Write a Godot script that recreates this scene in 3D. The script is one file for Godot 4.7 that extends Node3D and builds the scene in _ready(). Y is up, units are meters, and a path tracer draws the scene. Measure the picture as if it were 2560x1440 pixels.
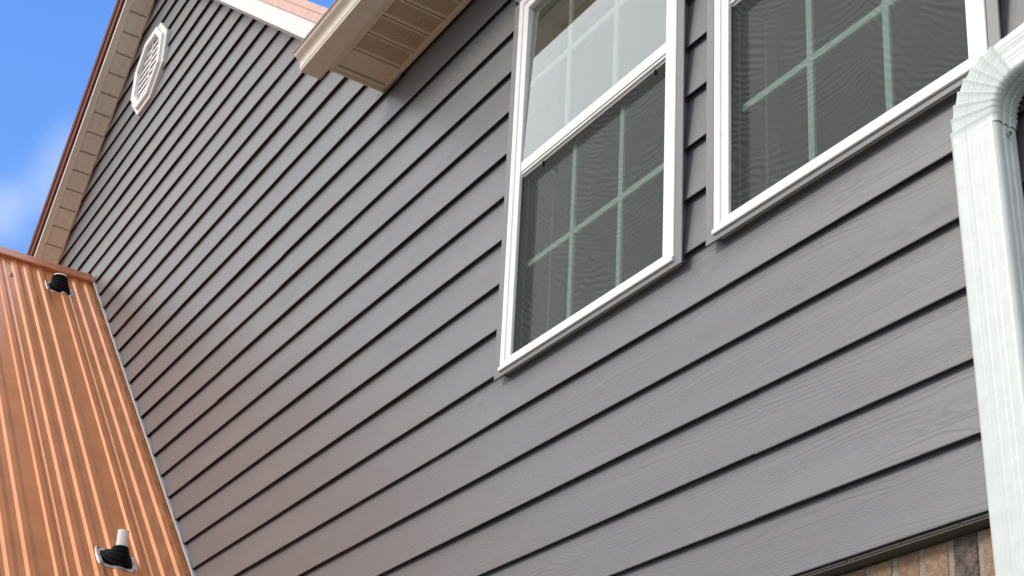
extends Node3D
# A grey lap-sided gable house seen from below: two double-hung windows, an eave with a gutter, a downspout, and a copper-coloured ribbed roof on a lower wing.
# Units are metres, the ground is y = 0, and the lips of the siding boards lie in the plane z = 0.

const EXPOSED := 0.14                 # height of one siding course
const FIRST := 3.17                   # lip of course 0
const RISE_L := 0.8476                # slope of the left rake
const RISE_R := 0.8232                # slope of the right rake
const PEAK := Vector2(-7.025, 7.345)  # where the two soffit planes meet
const EAVE_Y := 4.723
const EAVE_X := -3.937
const ROOF_TOP := Vector2(-7.539, 5.571)  # lower roof: pan surface at the ridge
const ROOF_FALL := 1.01508
const WINDOWS := [[-3.024, -2.292], [-2.153, -1.408]]
const SILL := 3.304
const HEAD := 4.490

var rng := RandomNumberGenerator.new()
var M := {}


func _ready() -> void:
	rng.seed = 20417
	set_camera()
	set_sky()
	set_sun()
	make_materials()
	build_ground()
	build_house()
	build_lower_roof()
	build_gutter()
	build_downspout()
	build_gable_vent()
	build_boots()
	build_small_things()


# ---------------------------------------------------------------- camera, sky, sun
func set_camera() -> void:
	var cam := Camera3D.new()
	cam.name = "camera"
	add_child(cam)
	cam.transform = Transform3D(Basis(Vector3(0.54406, 0.04779, -0.83768), Vector3(0.24835, 0.94447, 0.21519), Vector3(0.80145, -0.32511, 0.50198)).orthonormalized(), Vector3(0, 1.6033, 1.84011))
	cam.projection = Camera3D.PROJECTION_FRUSTUM   # the photograph is the upper part of a taller frame
	cam.near = 0.05
	cam.far = 900.0
	cam.size = 2.0 * 0.05 * 720.0 / 3656.48
	cam.frustum_offset = Vector2(0, 0.05 * 640.0 / 3656.48)
	cam.current = true


func set_sky() -> void:
	var we := WorldEnvironment.new()
	we.name = "environment"
	var env := Environment.new()
	env.background_mode = Environment.BG_SKY
	env.tonemap_mode = Environment.TONE_MAPPER_LINEAR
	env.tonemap_exposure = 1.25
	env.sdfgi_enabled = true
	env.ssao_enabled = true
	env.ssil_enabled = true
	var pano := PanoramaSkyMaterial.new()
	pano.panorama = ImageTexture.create_from_image(sky_image(1024, 512))
	pano.energy_multiplier = 1.0
	var sky := Sky.new()
	sky.sky_material = pano
	env.sky = sky
	we.environment = env
	add_child(we)


func sky_image(w: int, h: int) -> Image:
	var im := Image.create_empty(w, h, false, Image.FORMAT_RGBF)
	var puff := FastNoiseLite.new()
	puff.seed = 5
	puff.noise_type = FastNoiseLite.TYPE_SIMPLEX_SMOOTH
	puff.frequency = 1.5
	puff.fractal_octaves = 5
	var veil := FastNoiseLite.new()
	veil.seed = 31
	veil.frequency = 0.55
	veil.fractal_octaves = 2
	var gap := Vector3(-0.84, 0.52, -0.15).normalized()      # the clear part of the sky, in the west
	for j in h:
		var el := (0.5 - (j + 0.5) / h) * PI
		for i in w:
			var az := (i + 0.5) / w * TAU
			var d := Vector3(sin(az) * cos(el), sin(el), -cos(az) * cos(el))
			var c: Color
			if el < 0.0:
				c = Color(0.20, 0.20, 0.18)
			else:
				var up := pow(d.y, 0.6)
				c = Color(0.30, 0.55, 0.97).lerp(Color(0.045, 0.185, 0.66), up)
				var e := maxf(d.y, 0.03) + 0.12
				var q := Vector3(d.x / e * 0.55, 0.0, d.z / e * 0.55)
				var n := puff.get_noise_3dv(q) + 0.75 * veil.get_noise_3dv(q * 0.8)
				n += 0.42 - 1.02 * smoothstep(0.94, 0.988, d.dot(gap))
				var k := smoothstep(-0.12, 0.5, n)
				var lit := 1.28 + 0.45 * puff.get_noise_3dv(q * 1.7 + Vector3(3, 8, 1))
				c = c.lerp(Color(lit * 1.02, lit, lit * 1.02), k)
				var wisp := smoothstep(0.05, 0.55, puff.get_noise_3dv(Vector3(q.x * 2.2, 4.0, q.z * 3.4)))
				c = c.lerp(Color(0.95, 1.0, 1.08), 0.30 * wisp)
				c = c.lerp(Color(0.80, 0.90, 1.02), 0.7 * exp(-d.y * 9.0))
			im.set_pixel(i, j, c)
	return im


func set_sun() -> void:
	var sun := DirectionalLight3D.new()
	sun.name = "sun"
	sun.light_color = Color(1.0, 0.965, 0.91)
	sun.light_energy = 0.5
	sun.light_angular_distance = 18.0       # behind thin cloud
	sun.shadow_enabled = true
	add_child(sun)
	sun.look_at_from_position(Vector3(-0.30, 0.55, 0.78) * 10.0, Vector3.ZERO)


# ---------------------------------------------------------------- materials
func lin(r: float, g: float, b: float) -> Color:
	return Color(r, g, b).linear_to_srgb()


func mat(called: String, c: Color, rough: float, metal := 0.0) -> StandardMaterial3D:
	var m := StandardMaterial3D.new()
	m.resource_name = called
	m.albedo_color = c
	m.roughness = rough
	m.metallic = metal
	M[called] = m
	return m


func noise_tex(seed_: int, freq: float, lo: Color, hi: Color, octaves := 4, size := 256) -> NoiseTexture2D:
	var n := FastNoiseLite.new()
	n.seed = seed_
	n.frequency = freq
	n.fractal_octaves = octaves
	var t := NoiseTexture2D.new()
	t.width = size
	t.height = size
	t.seamless = true
	t.noise = n
	var g := Gradient.new()
	g.set_color(0, lo)
	g.set_color(1, hi)
	t.color_ramp = g
	return t


func bump_tex(seed_: int, freq: float, octaves := 3, size := 256) -> NoiseTexture2D:
	return noise_tex(seed_, freq, Color.BLACK, Color.WHITE, octaves, size)


func tri(m: StandardMaterial3D, s: float) -> void:
	m.uv1_triplanar = true
	m.uv1_world_triplanar = true
	m.uv1_scale = Vector3.ONE * s


func noisy(m: StandardMaterial3D, s: float, seed_: int, spread: float, bump := 0.0, freq := 0.03) -> void:
	var k := 1.0 - spread
	m.albedo_texture = noise_tex(seed_, freq, Color(k, k, k), Color.WHITE)
	if bump > 0.0:
		m.heightmap_enabled = true
		m.heightmap_texture = bump_tex(seed_ + 1, freq * 2.0)
		m.heightmap_scale = bump
	tri(m, s)


func grain_images() -> Array:
	var w := 2048
	var h := 512
	var row := h / 4
	var big := FastNoiseLite.new(); big.seed = 3; big.frequency = 0.0042; big.fractal_octaves = 2
	var mid := FastNoiseLite.new(); mid.seed = 9; mid.frequency = 0.014; mid.fractal_octaves = 2
	var fine := FastNoiseLite.new(); fine.seed = 14; fine.frequency = 0.05; fine.fractal_octaves = 2
	# noise pictures that are narrow in x and get stretched, so that the grain runs along the board
	var ib := big.get_seamless_image(w / 8, h * 2); ib.resize(w, h * 2)
	var imd := mid.get_seamless_image(w / 8, h); imd.resize(w, h)
	var ifi := fine.get_seamless_image(w / 6, h); ifi.resize(w, h)
	ib.convert(Image.FORMAT_L8); imd.convert(Image.FORMAT_L8); ifi.convert(Image.FORMAT_L8)
	var b := ib.get_data()
	var m := imd.get_data()
	var f := ifi.get_data()
	var hp := PackedByteArray(); hp.resize(w * h)
	var cp := PackedByteArray(); cp.resize(w * h * 3)
	for y in h:
		var v := float(y % row) / row
		var tone := [1.0, 0.975, 0.99, 0.962][y / row] as float
		for x in w:
			var at := y * w + x
			var nb := b[(y * 2) * w + x] / 255.0
			var nm := m[at] / 255.0
			var nf := f[at] / 255.0
			var line := v * 19.0 + nb * 6.0 + nm * 1.9 + nf * 0.25
			var g := absf(line - floorf(line) - 0.5) * 2.0
			var cut := smoothstep(0.70, 0.98, g) * (0.35 + 0.9 * nm)
			var hh := 1.0 - cut * 0.85 - 0.10 * (1.0 - nf)
			hp[at] = int(clampf(hh, 0.0, 1.0) * 255.0)
			var c := tone * (1.0 - 0.05 * cut) * (0.95 + 0.05 * nb)
			cp[at * 3] = int(clampf(c * 255.0, 0, 255))
			cp[at * 3 + 1] = int(clampf(c * 254.0, 0, 255))
			cp[at * 3 + 2] = int(clampf(c * 253.0, 0, 255))
	return [Image.create_from_data(w, h, false, Image.FORMAT_L8, hp), Image.create_from_data(w, h, false, Image.FORMAT_RGB8, cp)]


func screen_image() -> Image:
	# insect screen: moire with its reflection in the glass, painted into tone and alpha
	var n := 512
	var im := Image.create_empty(n, n, false, Image.FORMAT_RGBA8)
	var a := FastNoiseLite.new(); a.seed = 77; a.frequency = 0.0048; a.fractal_octaves = 3
	var c := FastNoiseLite.new(); c.seed = 8; c.frequency = 0.012; c.fractal_octaves = 2
	for y in n:
		for x in n:
			var u := x / float(n)
			var v := y / float(n)
			var wv := sin(TAU * (29.0 * v - 21.0 * u + 22.0 * (u - 0.45) * (u - 0.45) + 13.0 * (v - 0.5) * (u - 0.3) + 1.6 * a.get_noise_2d(x, y) + 0.12 * c.get_noise_2d(x, y)))
			var amp := clampf(0.75 + 1.1 * c.get_noise_2d(x * 0.6 + 900.0, y * 0.6), 0.1, 1.0)
			var k := 0.5 + 0.5 * wv * amp
			var tone := lerpf(0.30, 0.92, k)
			im.set_pixel(x, y, Color(tone, tone * 1.01, tone * 1.02, lerpf(0.46, 0.39, k)))
	return im


func perforated_image() -> Image:
	var n := 256
	var im := Image.create_empty(n, n, false, Image.FORMAT_RGB8)
	for y in n:
		for x in n:
			var u := float(x) / n * 11.0
			var v := float(y) / n * 11.0
			var row := floorf(v)
			var fu := u + 0.5 * fmod(row, 2.0)
			var d := Vector2(fu - floorf(fu) - 0.5, v - row - 0.5).length()
			var k := 1.0 - 0.62 * (1.0 - smoothstep(0.24, 0.42, d))
			im.set_pixel(x, y, Color(k, k * 0.98, k * 0.95))
	return im


func make_materials() -> void:
	var g := grain_images()
	var sd := mat("siding", lin(0.134, 0.139, 0.152), 0.40)
	sd.metallic_specular = 0.58
	sd.albedo_texture = ImageTexture.create_from_image(g[1])
	sd.heightmap_enabled = true
	sd.heightmap_texture = ImageTexture.create_from_image(g[0])
	sd.heightmap_scale = 0.055
	var tr := mat("siding_trim", lin(0.185, 0.188, 0.20), 0.40)
	noisy(tr, 3.0, 4, 0.06)
	var wh := mat("white_vinyl", lin(0.83, 0.83, 0.82), 0.34)
	noisy(wh, 2.2, 12, 0.05, 0.012)
	var alu := mat("white_aluminium", lin(0.62, 0.675, 0.665), 0.32)
	noisy(alu, 3.0, 15, 0.05, 0.015)
	var fas := mat("white_fascia", lin(0.80, 0.79, 0.76), 0.42)
	noisy(fas, 5.0, 17, 0.10)
	var tan := mat("tan_vinyl", lin(0.69, 0.60, 0.455), 0.42)
	noisy(tan, 4.0, 21, 0.08, 0.02)
	var gut := mat("tan_aluminium", lin(0.77, 0.70, 0.585), 0.32)
	noisy(gut, 3.0, 23, 0.07, 0.012)
	var per := mat("perforated_tan", lin(0.66, 0.56, 0.41), 0.45)
	var pi := perforated_image()
	per.albedo_texture = ImageTexture.create_from_image(pi)
	per.heightmap_enabled = true
	per.heightmap_texture = per.albedo_texture
	per.heightmap_scale = 0.08
	var cop := mat("copper_paint", lin(0.80, 0.335, 0.145), 0.27, 0.48)
	noisy(cop, 1.3, 33, 0.14, 0.02, 0.016)
	var cop2 := mat("copper_trim", lin(0.60, 0.24, 0.125), 0.34, 0.5)
	noisy(cop2, 2.0, 35, 0.12, 0.015)
	var shd := mat("shaded_copper", lin(0.15, 0.035, 0.016), 0.6)  # darker copy of the copper trim, shade put into its colour
	shd.metallic_specular = 0.25
	noisy(shd, 2.0, 37, 0.15, 0.015)
	mat("flashing", lin(0.48, 0.47, 0.46), 0.45)
	mat("dark_gap", lin(0.03, 0.03, 0.03), 0.9)
	var starter := mat("starter_strip", lin(0.09, 0.085, 0.08), 0.55)
	starter.metallic_specular = 0.3
	mat("sheathing", lin(0.22, 0.20, 0.17), 0.9)
	var room := mat("room_paint", lin(0.09, 0.08, 0.065), 0.9)
	noisy(room, 0.7, 41, 0.15)
	var glass := mat("window_glass", Color(0.93, 1.0, 0.97, 0.02), 0.0)
	glass.transparency = BaseMaterial3D.TRANSPARENCY_ALPHA
	glass.refraction_enabled = true
	glass.refraction_scale = 0.16
	var low := mat("lower_glass", Color(0.93, 1.0, 0.97, 0.02), 0.0)
	low.transparency = BaseMaterial3D.TRANSPARENCY_ALPHA
	low.refraction_enabled = true
	low.refraction_scale = 0.045
	var beige := mat("beige_vinyl", lin(0.83, 0.78, 0.67), 0.42)
	noisy(beige, 4.0, 22, 0.08, 0.02)
	var pale := mat("sheen_copper", lin(0.62, 0.36, 0.285), 0.36, 0.35)  # copper with the pinkish sky sheen put into its colour
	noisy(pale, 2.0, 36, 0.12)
	mat("jamb_shade", lin(0.085, 0.097, 0.092), 0.5)  # dark colour for the shade on white jambs and sash behind the screen
	mat("grille", lin(0.76, 0.86, 0.82), 0.4)
	var sc := mat("insect_screen", lin(0.090, 0.097, 0.102), 0.75)
	sc.albedo_texture = ImageTexture.create_from_image(screen_image())
	sc.transparency = BaseMaterial3D.TRANSPARENCY_ALPHA
	for k in 4:
		var c := [lin(0.40, 0.265, 0.165), lin(0.36, 0.235, 0.15), lin(0.33, 0.225, 0.15), lin(0.225, 0.175, 0.15)][k] as Color
		var b := mat("brick_%d" % k, c, 0.92)
		noisy(b, [12.0, 11.0, 13.0, 7.0][k], 50 + k, 0.22 if k < 3 else 0.40, [0.12, 0.15, 0.2, 0.5][k], 0.02)
	var mo := mat("mortar", lin(0.56, 0.50, 0.40), 0.95)
	noisy(mo, 14.0, 61, 0.3, 0.25, 0.05)
	var rub := mat("black_rubber", lin(0.010, 0.010, 0.011), 0.55)
	rub.metallic_specular = 0.18
	noisy(rub, 9.0, 63, 0.3)
	mat("bare_aluminium", lin(0.70, 0.70, 0.70), 0.42, 0.75)
	mat("white_pipe", lin(0.78, 0.75, 0.71), 0.4)
	mat("dark_wire", lin(0.10, 0.10, 0.10), 0.5)
	mat("steel", lin(0.5, 0.5, 0.5), 0.35, 0.9)
	var gr := mat("lawn", lin(0.27, 0.26, 0.215), 0.95)
	noisy(gr, 0.2, 71, 0.4)


# ---------------------------------------------------------------- helpers
func numbered(called: String, parent: Node) -> String:
	if not parent.has_node(NodePath(called)):
		return called
	var k := 1
	while parent.has_node(NodePath("%s_%03d" % [called, k])):
		k += 1
	return "%s_%03d" % [called, k]


var counts := {}

func fresh(called: String, parent: Node) -> String:
	var key := str(parent.get_instance_id()) + called
	var k: int = counts.get(key, -1) + 1
	counts[key] = k
	return called if k == 0 else "%s_%03d" % [called, k]


func thing(called: String, label: String, category: String, at: Vector3, group := "") -> Node3D:
	var o := Node3D.new()
	o.name = fresh(called, self)
	add_child(o)
	o.position = at
	o.set_meta("label", label)
	o.set_meta("category", category)
	if group:
		o.set_meta("group", group)
	return o


func part_node(called: String, parent: Node, at: Vector3) -> Node3D:
	var o := Node3D.new()
	o.name = fresh(called, parent)
	parent.add_child(o)
	o.position = at - base_of(parent)
	return o


func base_of(n: Node) -> Vector3:
	var p := Vector3.ZERO
	while n is Node3D and n != self:
		p += (n as Node3D).position
		n = n.get_parent()
	return p


func pen() -> SurfaceTool:
	var st := SurfaceTool.new()
	st.begin(Mesh.PRIMITIVE_TRIANGLES)
	return st


func obj(called: String, st: SurfaceTool, m: Material, parent: Node = self, smooth := false) -> MeshInstance3D:
	if smooth:
		st.index()
		st.generate_normals()
	var arr := st.commit_to_arrays()
	var v: PackedVector3Array = arr[Mesh.ARRAY_VERTEX]
	var lo := v[0]
	var hi := v[0]
	for p in v:
		lo = lo.min(p)
		hi = hi.max(p)
	var own := Vector3((lo.x + hi.x) / 2, lo.y, (lo.z + hi.z) / 2)
	for i in v.size():
		v[i] -= own
	arr[Mesh.ARRAY_VERTEX] = v
	var mesh := ArrayMesh.new()
	mesh.add_surface_from_arrays(Mesh.PRIMITIVE_TRIANGLES, arr)
	mesh.surface_set_material(0, m)
	var o := MeshInstance3D.new()
	o.name = fresh(called, parent)
	o.mesh = mesh
	o.position = own - base_of(parent)
	parent.add_child(o, true)
	return o


# corners counter-clockwise as seen from the front
func quad(st: SurfaceTool, a: Vector3, b: Vector3, c: Vector3, d: Vector3, ua := Vector2.ZERO, ub := Vector2(1, 0), uc := Vector2(1, 1), ud := Vector2(0, 1)) -> void:
	var n := (c - a).cross(d - b)
	if n.length_squared() < 1e-18:
		return
	n = n.normalized()
	var p := [a, c, b, a, d, c]
	var u := [ua, uc, ub, ua, ud, uc]
	for k in 6:
		st.set_normal(n)
		st.set_uv(u[k])
		st.add_vertex(p[k])


func tri3(st: SurfaceTool, a: Vector3, b: Vector3, c: Vector3) -> void:
	var n := (b - a).cross(c - a)
	if n.length_squared() < 1e-18:
		return
	n = n.normalized()
	for p: Vector3 in [a, c, b]:
		st.set_normal(n)
		st.set_uv(Vector2(p.x, p.y))
		st.add_vertex(p)


# a box given by its base corner and three edges (right-handed)
func obox(st: SurfaceTool, o: Vector3, x: Vector3, y: Vector3, z: Vector3) -> void:
	quad(st, o + z, o + x + z, o + x + y + z, o + y + z)
	quad(st, o + x, o, o + y, o + x + y)
	quad(st, o + x + z, o + x, o + x + y, o + x + y + z)
	quad(st, o, o + z, o + y + z, o + y)
	quad(st, o + y + z, o + x + y + z, o + x + y, o + y)
	quad(st, o, o + x, o + x + z, o + z)


func box(st: SurfaceTool, lo: Vector3, hi: Vector3) -> void:
	var d := hi - lo
	obox(st, lo, Vector3(d.x, 0, 0), Vector3(0, d.y, 0), Vector3(0, 0, d.z))


# a polygon (counter-clockwise in u, v) pushed along w; u x v must point along w
func prism(st: SurfaceTool, poly: PackedVector2Array, o: Vector3, u: Vector3, v: Vector3, w: Vector3) -> void:
	var n := poly.size()
	for i in n:
		var a := o + u * poly[i].x + v * poly[i].y
		var b := o + u * poly[(i + 1) % n].x + v * poly[(i + 1) % n].y
		quad(st, a, b, b + w, a + w)
	var t := Geometry2D.triangulate_polygon(poly)
	for i in range(0, t.size(), 3):
		var p: Array[Vector3] = []
		for k in 3:
			p.append(o + u * poly[t[i + k]].x + v * poly[t[i + k]].y)
		if (p[1] - p[0]).cross(p[2] - p[0]).dot(w) < 0:
			p = [p[0], p[2], p[1]]
		tri3(st, p[0] + w, p[1] + w, p[2] + w)
		tri3(st, p[0], p[2], p[1])


# a profile (outward offset, z) run round a rectangle with mitred corners, from the outer back to the inner back
func ring(st: SurfaceTool, x0: float, y0: float, x1: float, y1: float, prof: Array, sides := [0, 1, 2, 3], foot := -1e9) -> void:
	for s: int in sides:
		for i in prof.size() - 1:
			var p: Vector2 = prof[i]
			var q: Vector2 = prof[i + 1]
			var a := corner(s, x0, y0, x1, y1, p)
			var b := corner(s + 1, x0, y0, x1, y1, p)
			var c := corner(s + 1, x0, y0, x1, y1, q)
			var d := corner(s, x0, y0, x1, y1, q)
			a.y = maxf(a.y, foot)
			b.y = maxf(b.y, foot)
			c.y = maxf(c.y, foot)
			d.y = maxf(d.y, foot)
			quad(st, a, b, c, d)


func corner(k: int, x0: float, y0: float, x1: float, y1: float, p: Vector2) -> Vector3:
	match k % 4:
		0: return Vector3(x0 - p.x, y0 - p.x, p.y)
		1: return Vector3(x1 + p.x, y0 - p.x, p.y)
		2: return Vector3(x1 + p.x, y1 + p.x, p.y)
	return Vector3(x0 - p.x, y1 + p.x, p.y)


func tube(st: SurfaceTool, pts: Array, r: float, sides := 8) -> void:
	var rings := []
	for i in pts.size():
		var t: Vector3 = (pts[mini(i + 1, pts.size() - 1)] - pts[maxi(i - 1, 0)]).normalized()
		var u := t.cross(Vector3(0.3, 0.2, 0.9)).normalized()
		var v := t.cross(u)
		var rr := []
		for k in sides:
			var a := TAU * k / sides
			rr.append(pts[i] + (u * cos(a) + v * sin(a)) * r)
		rings.append(rr)
	loft(st, rings)
	fan(st, rings[0], true)
	fan(st, rings[-1], false)


# closed rings of equal size; the ring turns counter-clockwise as seen from its far end
func loft(st: SurfaceTool, rings: Array) -> void:
	for i in rings.size() - 1:
		var n: int = rings[i].size()
		for k in n:
			var l := (k + 1) % n
			quad(st, rings[i][k], rings[i][l], rings[i + 1][l], rings[i + 1][k])


func fan(st: SurfaceTool, r: Array, back: bool) -> void:
	var c := Vector3.ZERO
	for p: Vector3 in r:
		c += p / r.size()
	for k in r.size():
		var a: Vector3 = r[k]
		var b: Vector3 = r[(k + 1) % r.size()]
		if back:
			tri3(st, c, b, a)
		else:
			tri3(st, c, a, b)


# ---------------------------------------------------------------- ground
func build_ground() -> void:
	var st := pen()
	box(st, Vector3(-400, -0.5, -400), Vector3(400, 0, 400))
	var o := obj("ground", st, M.lawn)
	o.set_meta("kind", "structure")
	o.set_meta("label", "dry lawn round the grey house")


# ---------------------------------------------------------------- house
func rake_y(x: float) -> float:      # underside of the gable soffit
	return PEAK.y + (x - PEAK.x) * RISE_L if x < PEAK.x else PEAK.y - (x - PEAK.x) * RISE_R


func rake_x(y: float, left: bool) -> float:
	return PEAK.x - (PEAK.y - y) / RISE_L if left else PEAK.x + (PEAK.y - y) / RISE_R


func build_house() -> void:
	var house := thing("house", "grey lap-sided gable house with two white grille windows and a brick base", "house", Vector3(-4, 0, -3))
	build_shell(house)
	build_siding(house)
	build_windows(house)
	build_brick(house)
	build_gable_trim(house)
	build_eave(house)


func build_shell(house: Node3D) -> void:
	var st := pen()
	var x0 := -10.0
	var x1 := 3.0
	var zf := -0.03
	var zb := -0.17
	# front wall round the window openings
	box(st, Vector3(x0, 0.0, zb), Vector3(x1, 2.44, zf - 0.035))
	box(st, Vector3(x0, 2.474, zb), Vector3(x1, SILL + 0.02, zf))
	var prev := x0
	for w in WINDOWS:
		box(st, Vector3(prev, SILL + 0.02, zb), Vector3(w[0] + 0.02, HEAD - 0.02, zf))
		prev = w[1] - 0.02
	box(st, Vector3(prev, SILL + 0.02, zb), Vector3(x1, HEAD - 0.02, zf))
	box(st, Vector3(x0, HEAD - 0.02, zb), Vector3(x1, EAVE_Y + 0.3, zf))
	var y0 := EAVE_Y + 0.3
	prism(st, PackedVector2Array([Vector2(x0, y0), Vector2(rake_x(y0, false), y0), PEAK + Vector2(0, 0.02), Vector2(x0, rake_y(x0) + 0.02)]), Vector3(0, 0, zb), Vector3.RIGHT, Vector3.UP, Vector3(0, 0, zf - zb))
	# side and back walls
	box(st, Vector3(x0, 0, -7.0), Vector3(x0 + 0.14, EAVE_Y, zb - 0.001))
	box(st, Vector3(x1 - 0.14, 0, -7.0), Vector3(x1, EAVE_Y, zb - 0.001))
	box(st, Vector3(x0 + 0.141, 0, -7.0), Vector3(x1 - 0.141, EAVE_Y, -6.86))
	obj("wall", st, M.sheathing, house)
	# the room behind the windows
	st = pen()
	box(st, Vector3(-4.2, 2.5, -4.0), Vector3(-0.4, 2.6, zb - 0.002))
	box(st, Vector3(-4.2, 4.72, -4.0), Vector3(-0.4, 4.82, zb - 0.002))
	box(st, Vector3(-4.3, 2.5, -4.0), Vector3(-4.201, 4.82, zb - 0.002))
	box(st, Vector3(-0.399, 2.5, -4.0), Vector3(-0.3, 4.82, zb - 0.002))
	box(st, Vector3(-4.3, 2.5, -4.1), Vector3(-0.3, 4.82, -4.001))
	obj("room", st, M.room_paint, house)
	# roofs: the gable roof runs back, the eave roof rises behind the gutter
	st = pen()
	var t := 0.065
	var zr := 0.139
	for s in [-1.0, 1.0]:
		var m := RISE_L if s < 0 else RISE_R
		var foot := Vector2(PEAK.x + s * 3.2, PEAK.y - 3.2 * m) if s < 0 else Vector2(-4.01, rake_y(-4.01))
		var poly := PackedVector2Array([foot + Vector2(0, 0.09), foot + Vector2(0, 0.09 + t), PEAK + Vector2(0, 0.09 + t), PEAK + Vector2(0, 0.09)])
		if Geometry2D.is_polygon_clockwise(poly):
			poly.reverse()
		prism(st, poly, Vector3(0, 0, -7.2), Vector3.RIGHT, Vector3.UP, Vector3(0, 0, 7.2 + zr))
	prism(st, PackedVector2Array([Vector2(-0.20, 4.80), Vector2(3.5, 7.55), Vector2(3.5, 7.60), Vector2(-0.20, 4.85)]), Vector3(-3.9, 0, 0), Vector3(0, 0, -1), Vector3.UP, Vector3(7.2, 0, 0))
	obj("roof", st, M.copper_paint, house)


func board(st: SurfaceTool, y: float, bl: float, br: float, tl: float, tr: float, lift: float, rowk: int, shift: float) -> void:
	# the section of one course, from the hidden top edge down over the lip and back under it
	var top := EXPOSED + 0.014
	var prof := [Vector2(top, -0.0152), Vector2(EXPOSED, -0.0140), Vector2(0.0030, -0.0003), Vector2(0.0009, -0.0005), Vector2(0.0, -0.0014), Vector2(0.0004, -0.0030), Vector2(0.016, -0.0050)]
	var n := maxi(1, int(ceil((maxf(br, tr) - minf(bl, tl)) / 0.28)))
	var ph := rng.randf() * 40.0
	for s in n:
		var f0 := float(s) / n
		var f1 := float(s + 1) / n
		for i in prof.size() - 1:
			var p: Vector2 = prof[i]
			var q: Vector2 = prof[i + 1]
			var kp := clampf(p.x / EXPOSED, 0, 1)
			var kq := clampf(q.x / EXPOSED, 0, 1)
			var vp := (rowk + 1.0 - 0.97 * kp - 0.015) / 4.0
			var vq := (rowk + 1.0 - 0.97 * kq - 0.015) / 4.0
			var ql := board_point(bl, br, tl, tr, f0, kq, y, q, lift, ph)
			var qr := board_point(bl, br, tl, tr, f1, kq, y, q, lift, ph)
			var pr := board_point(bl, br, tl, tr, f1, kp, y, p, lift, ph)
			var pl := board_point(bl, br, tl, tr, f0, kp, y, p, lift, ph)
			quad(st, ql, qr, pr, pl, Vector2(ql.x / 2.2 + shift, vq), Vector2(qr.x / 2.2 + shift, vq), Vector2(pr.x / 2.2 + shift, vp), Vector2(pl.x / 2.2 + shift, vp))


# a point of the board's section, with the slight bow and sag of a long thin panel
func board_point(bl: float, br: float, tl: float, tr: float, f: float, k: float, y: float, p: Vector2, lift: float, ph: float) -> Vector3:
	var x := lerpf(lerpf(bl, br, f), lerpf(tl, tr, f), k)
	var low := 1.0 - k
	var sag := 0.0007 * sin(x * 1.9 + ph) + 0.0004 * sin(x * 5.3 + ph * 2.0)
	var bow := 0.0008 * sin(x * 3.1 + ph * 1.7) + 0.0005 * sin(x * 7.7 + ph)
	return Vector3(x, y + p.x + sag * low, p.y + lift + bow * low)


func build_siding(house: Node3D) -> void:
	var wall := part_node("siding", house, Vector3(-4, 2.47, 0))
	var jl := [WINDOWS[0][0] - 0.022, WINDOWS[1][0] - 0.022]
	var jr := [WINDOWS[0][1] + 0.0165, WINDOWS[1][1] + 0.0165]
	for k in range(-5, 30):
		var y := FIRST + k * EXPOSED
		var yt := y + EXPOSED
		# left and right ends of the course: the lower roof or the rake, then the eave or the rake
		var lb := -9.98
		var lt := -9.98
		if y < ROOF_TOP.y:
			lb = ROOF_TOP.x + (ROOF_TOP.y - y) / ROOF_FALL - 0.0
			lt = ROOF_TOP.x + (ROOF_TOP.y - yt) / ROOF_FALL - 0.0
		if yt > rake_y(-9.98):
			lb = maxf(lb, rake_x(y - 0.004, true))
			lt = maxf(lt, rake_x(minf(yt, PEAK.y) - 0.004, true))
		var rb := 3.0
		var rt := 3.0
		if y > EAVE_Y - 0.05:
			rb = rake_x(y - 0.002, false) + 0.02
			rt = rake_x(minf(yt, PEAK.y) - 0.002, false) + 0.02
		if k == 11 or k == 12:
			rb = -3.8
			rt = -3.8
		var cuts := []
		if k >= 1 and k <= 9:
			cuts = [[lb, lt, jl[0], jl[0]], [jr[0], jr[0], jl[1], jl[1]], [jr[1], jr[1], rb, rt]]
		else:
			cuts = [[lb, lt, rb, rt]]
		for c in cuts:
			# panels of up to 3.66 m, two courses to a panel, with lapped ends
			var ends := []
			var duo := floori((k + 6) / 2.0)
			if c[2] - c[0] > 1.2:
				var joint := {0: -3.03, 1: -3.03, 8: -4.70, 9: -4.70, -3: -2.04, -4: -2.04, 2: -4.05, 3: -4.05, 4: -5.2, 5: -5.2, -1: -3.9, -2: -3.9, 14: -5.9, 15: -5.9, 20: -7.3, 21: -7.3}
				var j: float = joint.get(k, -3.3 - 1.37 * fmod(duo * 0.618, 1.0) * 2.0)
				if j > c[0] + 0.3 and j < c[2] - 0.3:
					ends.append(j)
				if c[2] > 1.0:
					ends.append(0.3 + 0.9 * fmod(duo * 0.37, 1.0))
			var from_b: float = c[0]
			var from_t: float = c[1]
			for e in ends + [null]:
				var to_b: float = c[2] if e == null else e
				var to_t: float = c[3] if e == null else e
				var st := pen()
				var n := ends.find(e) if e != null else ends.size()
				# the second panel of a joint laps a little over the first
				var lift := 0.0009 if n % 2 == 1 else 0.0
				board(st, y, from_b - (0.02 if n == 2 else 0.0), to_b + (0.02 if n == 0 and e != null else 0.0), from_t - (0.02 if n == 2 else 0.0), to_t + (0.02 if n == 0 and e != null else 0.0), lift, (k + 40) % 4, rng.randf())
				obj("siding_board", st, M.siding, wall)
				from_b = to_b
				from_t = to_t


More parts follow.
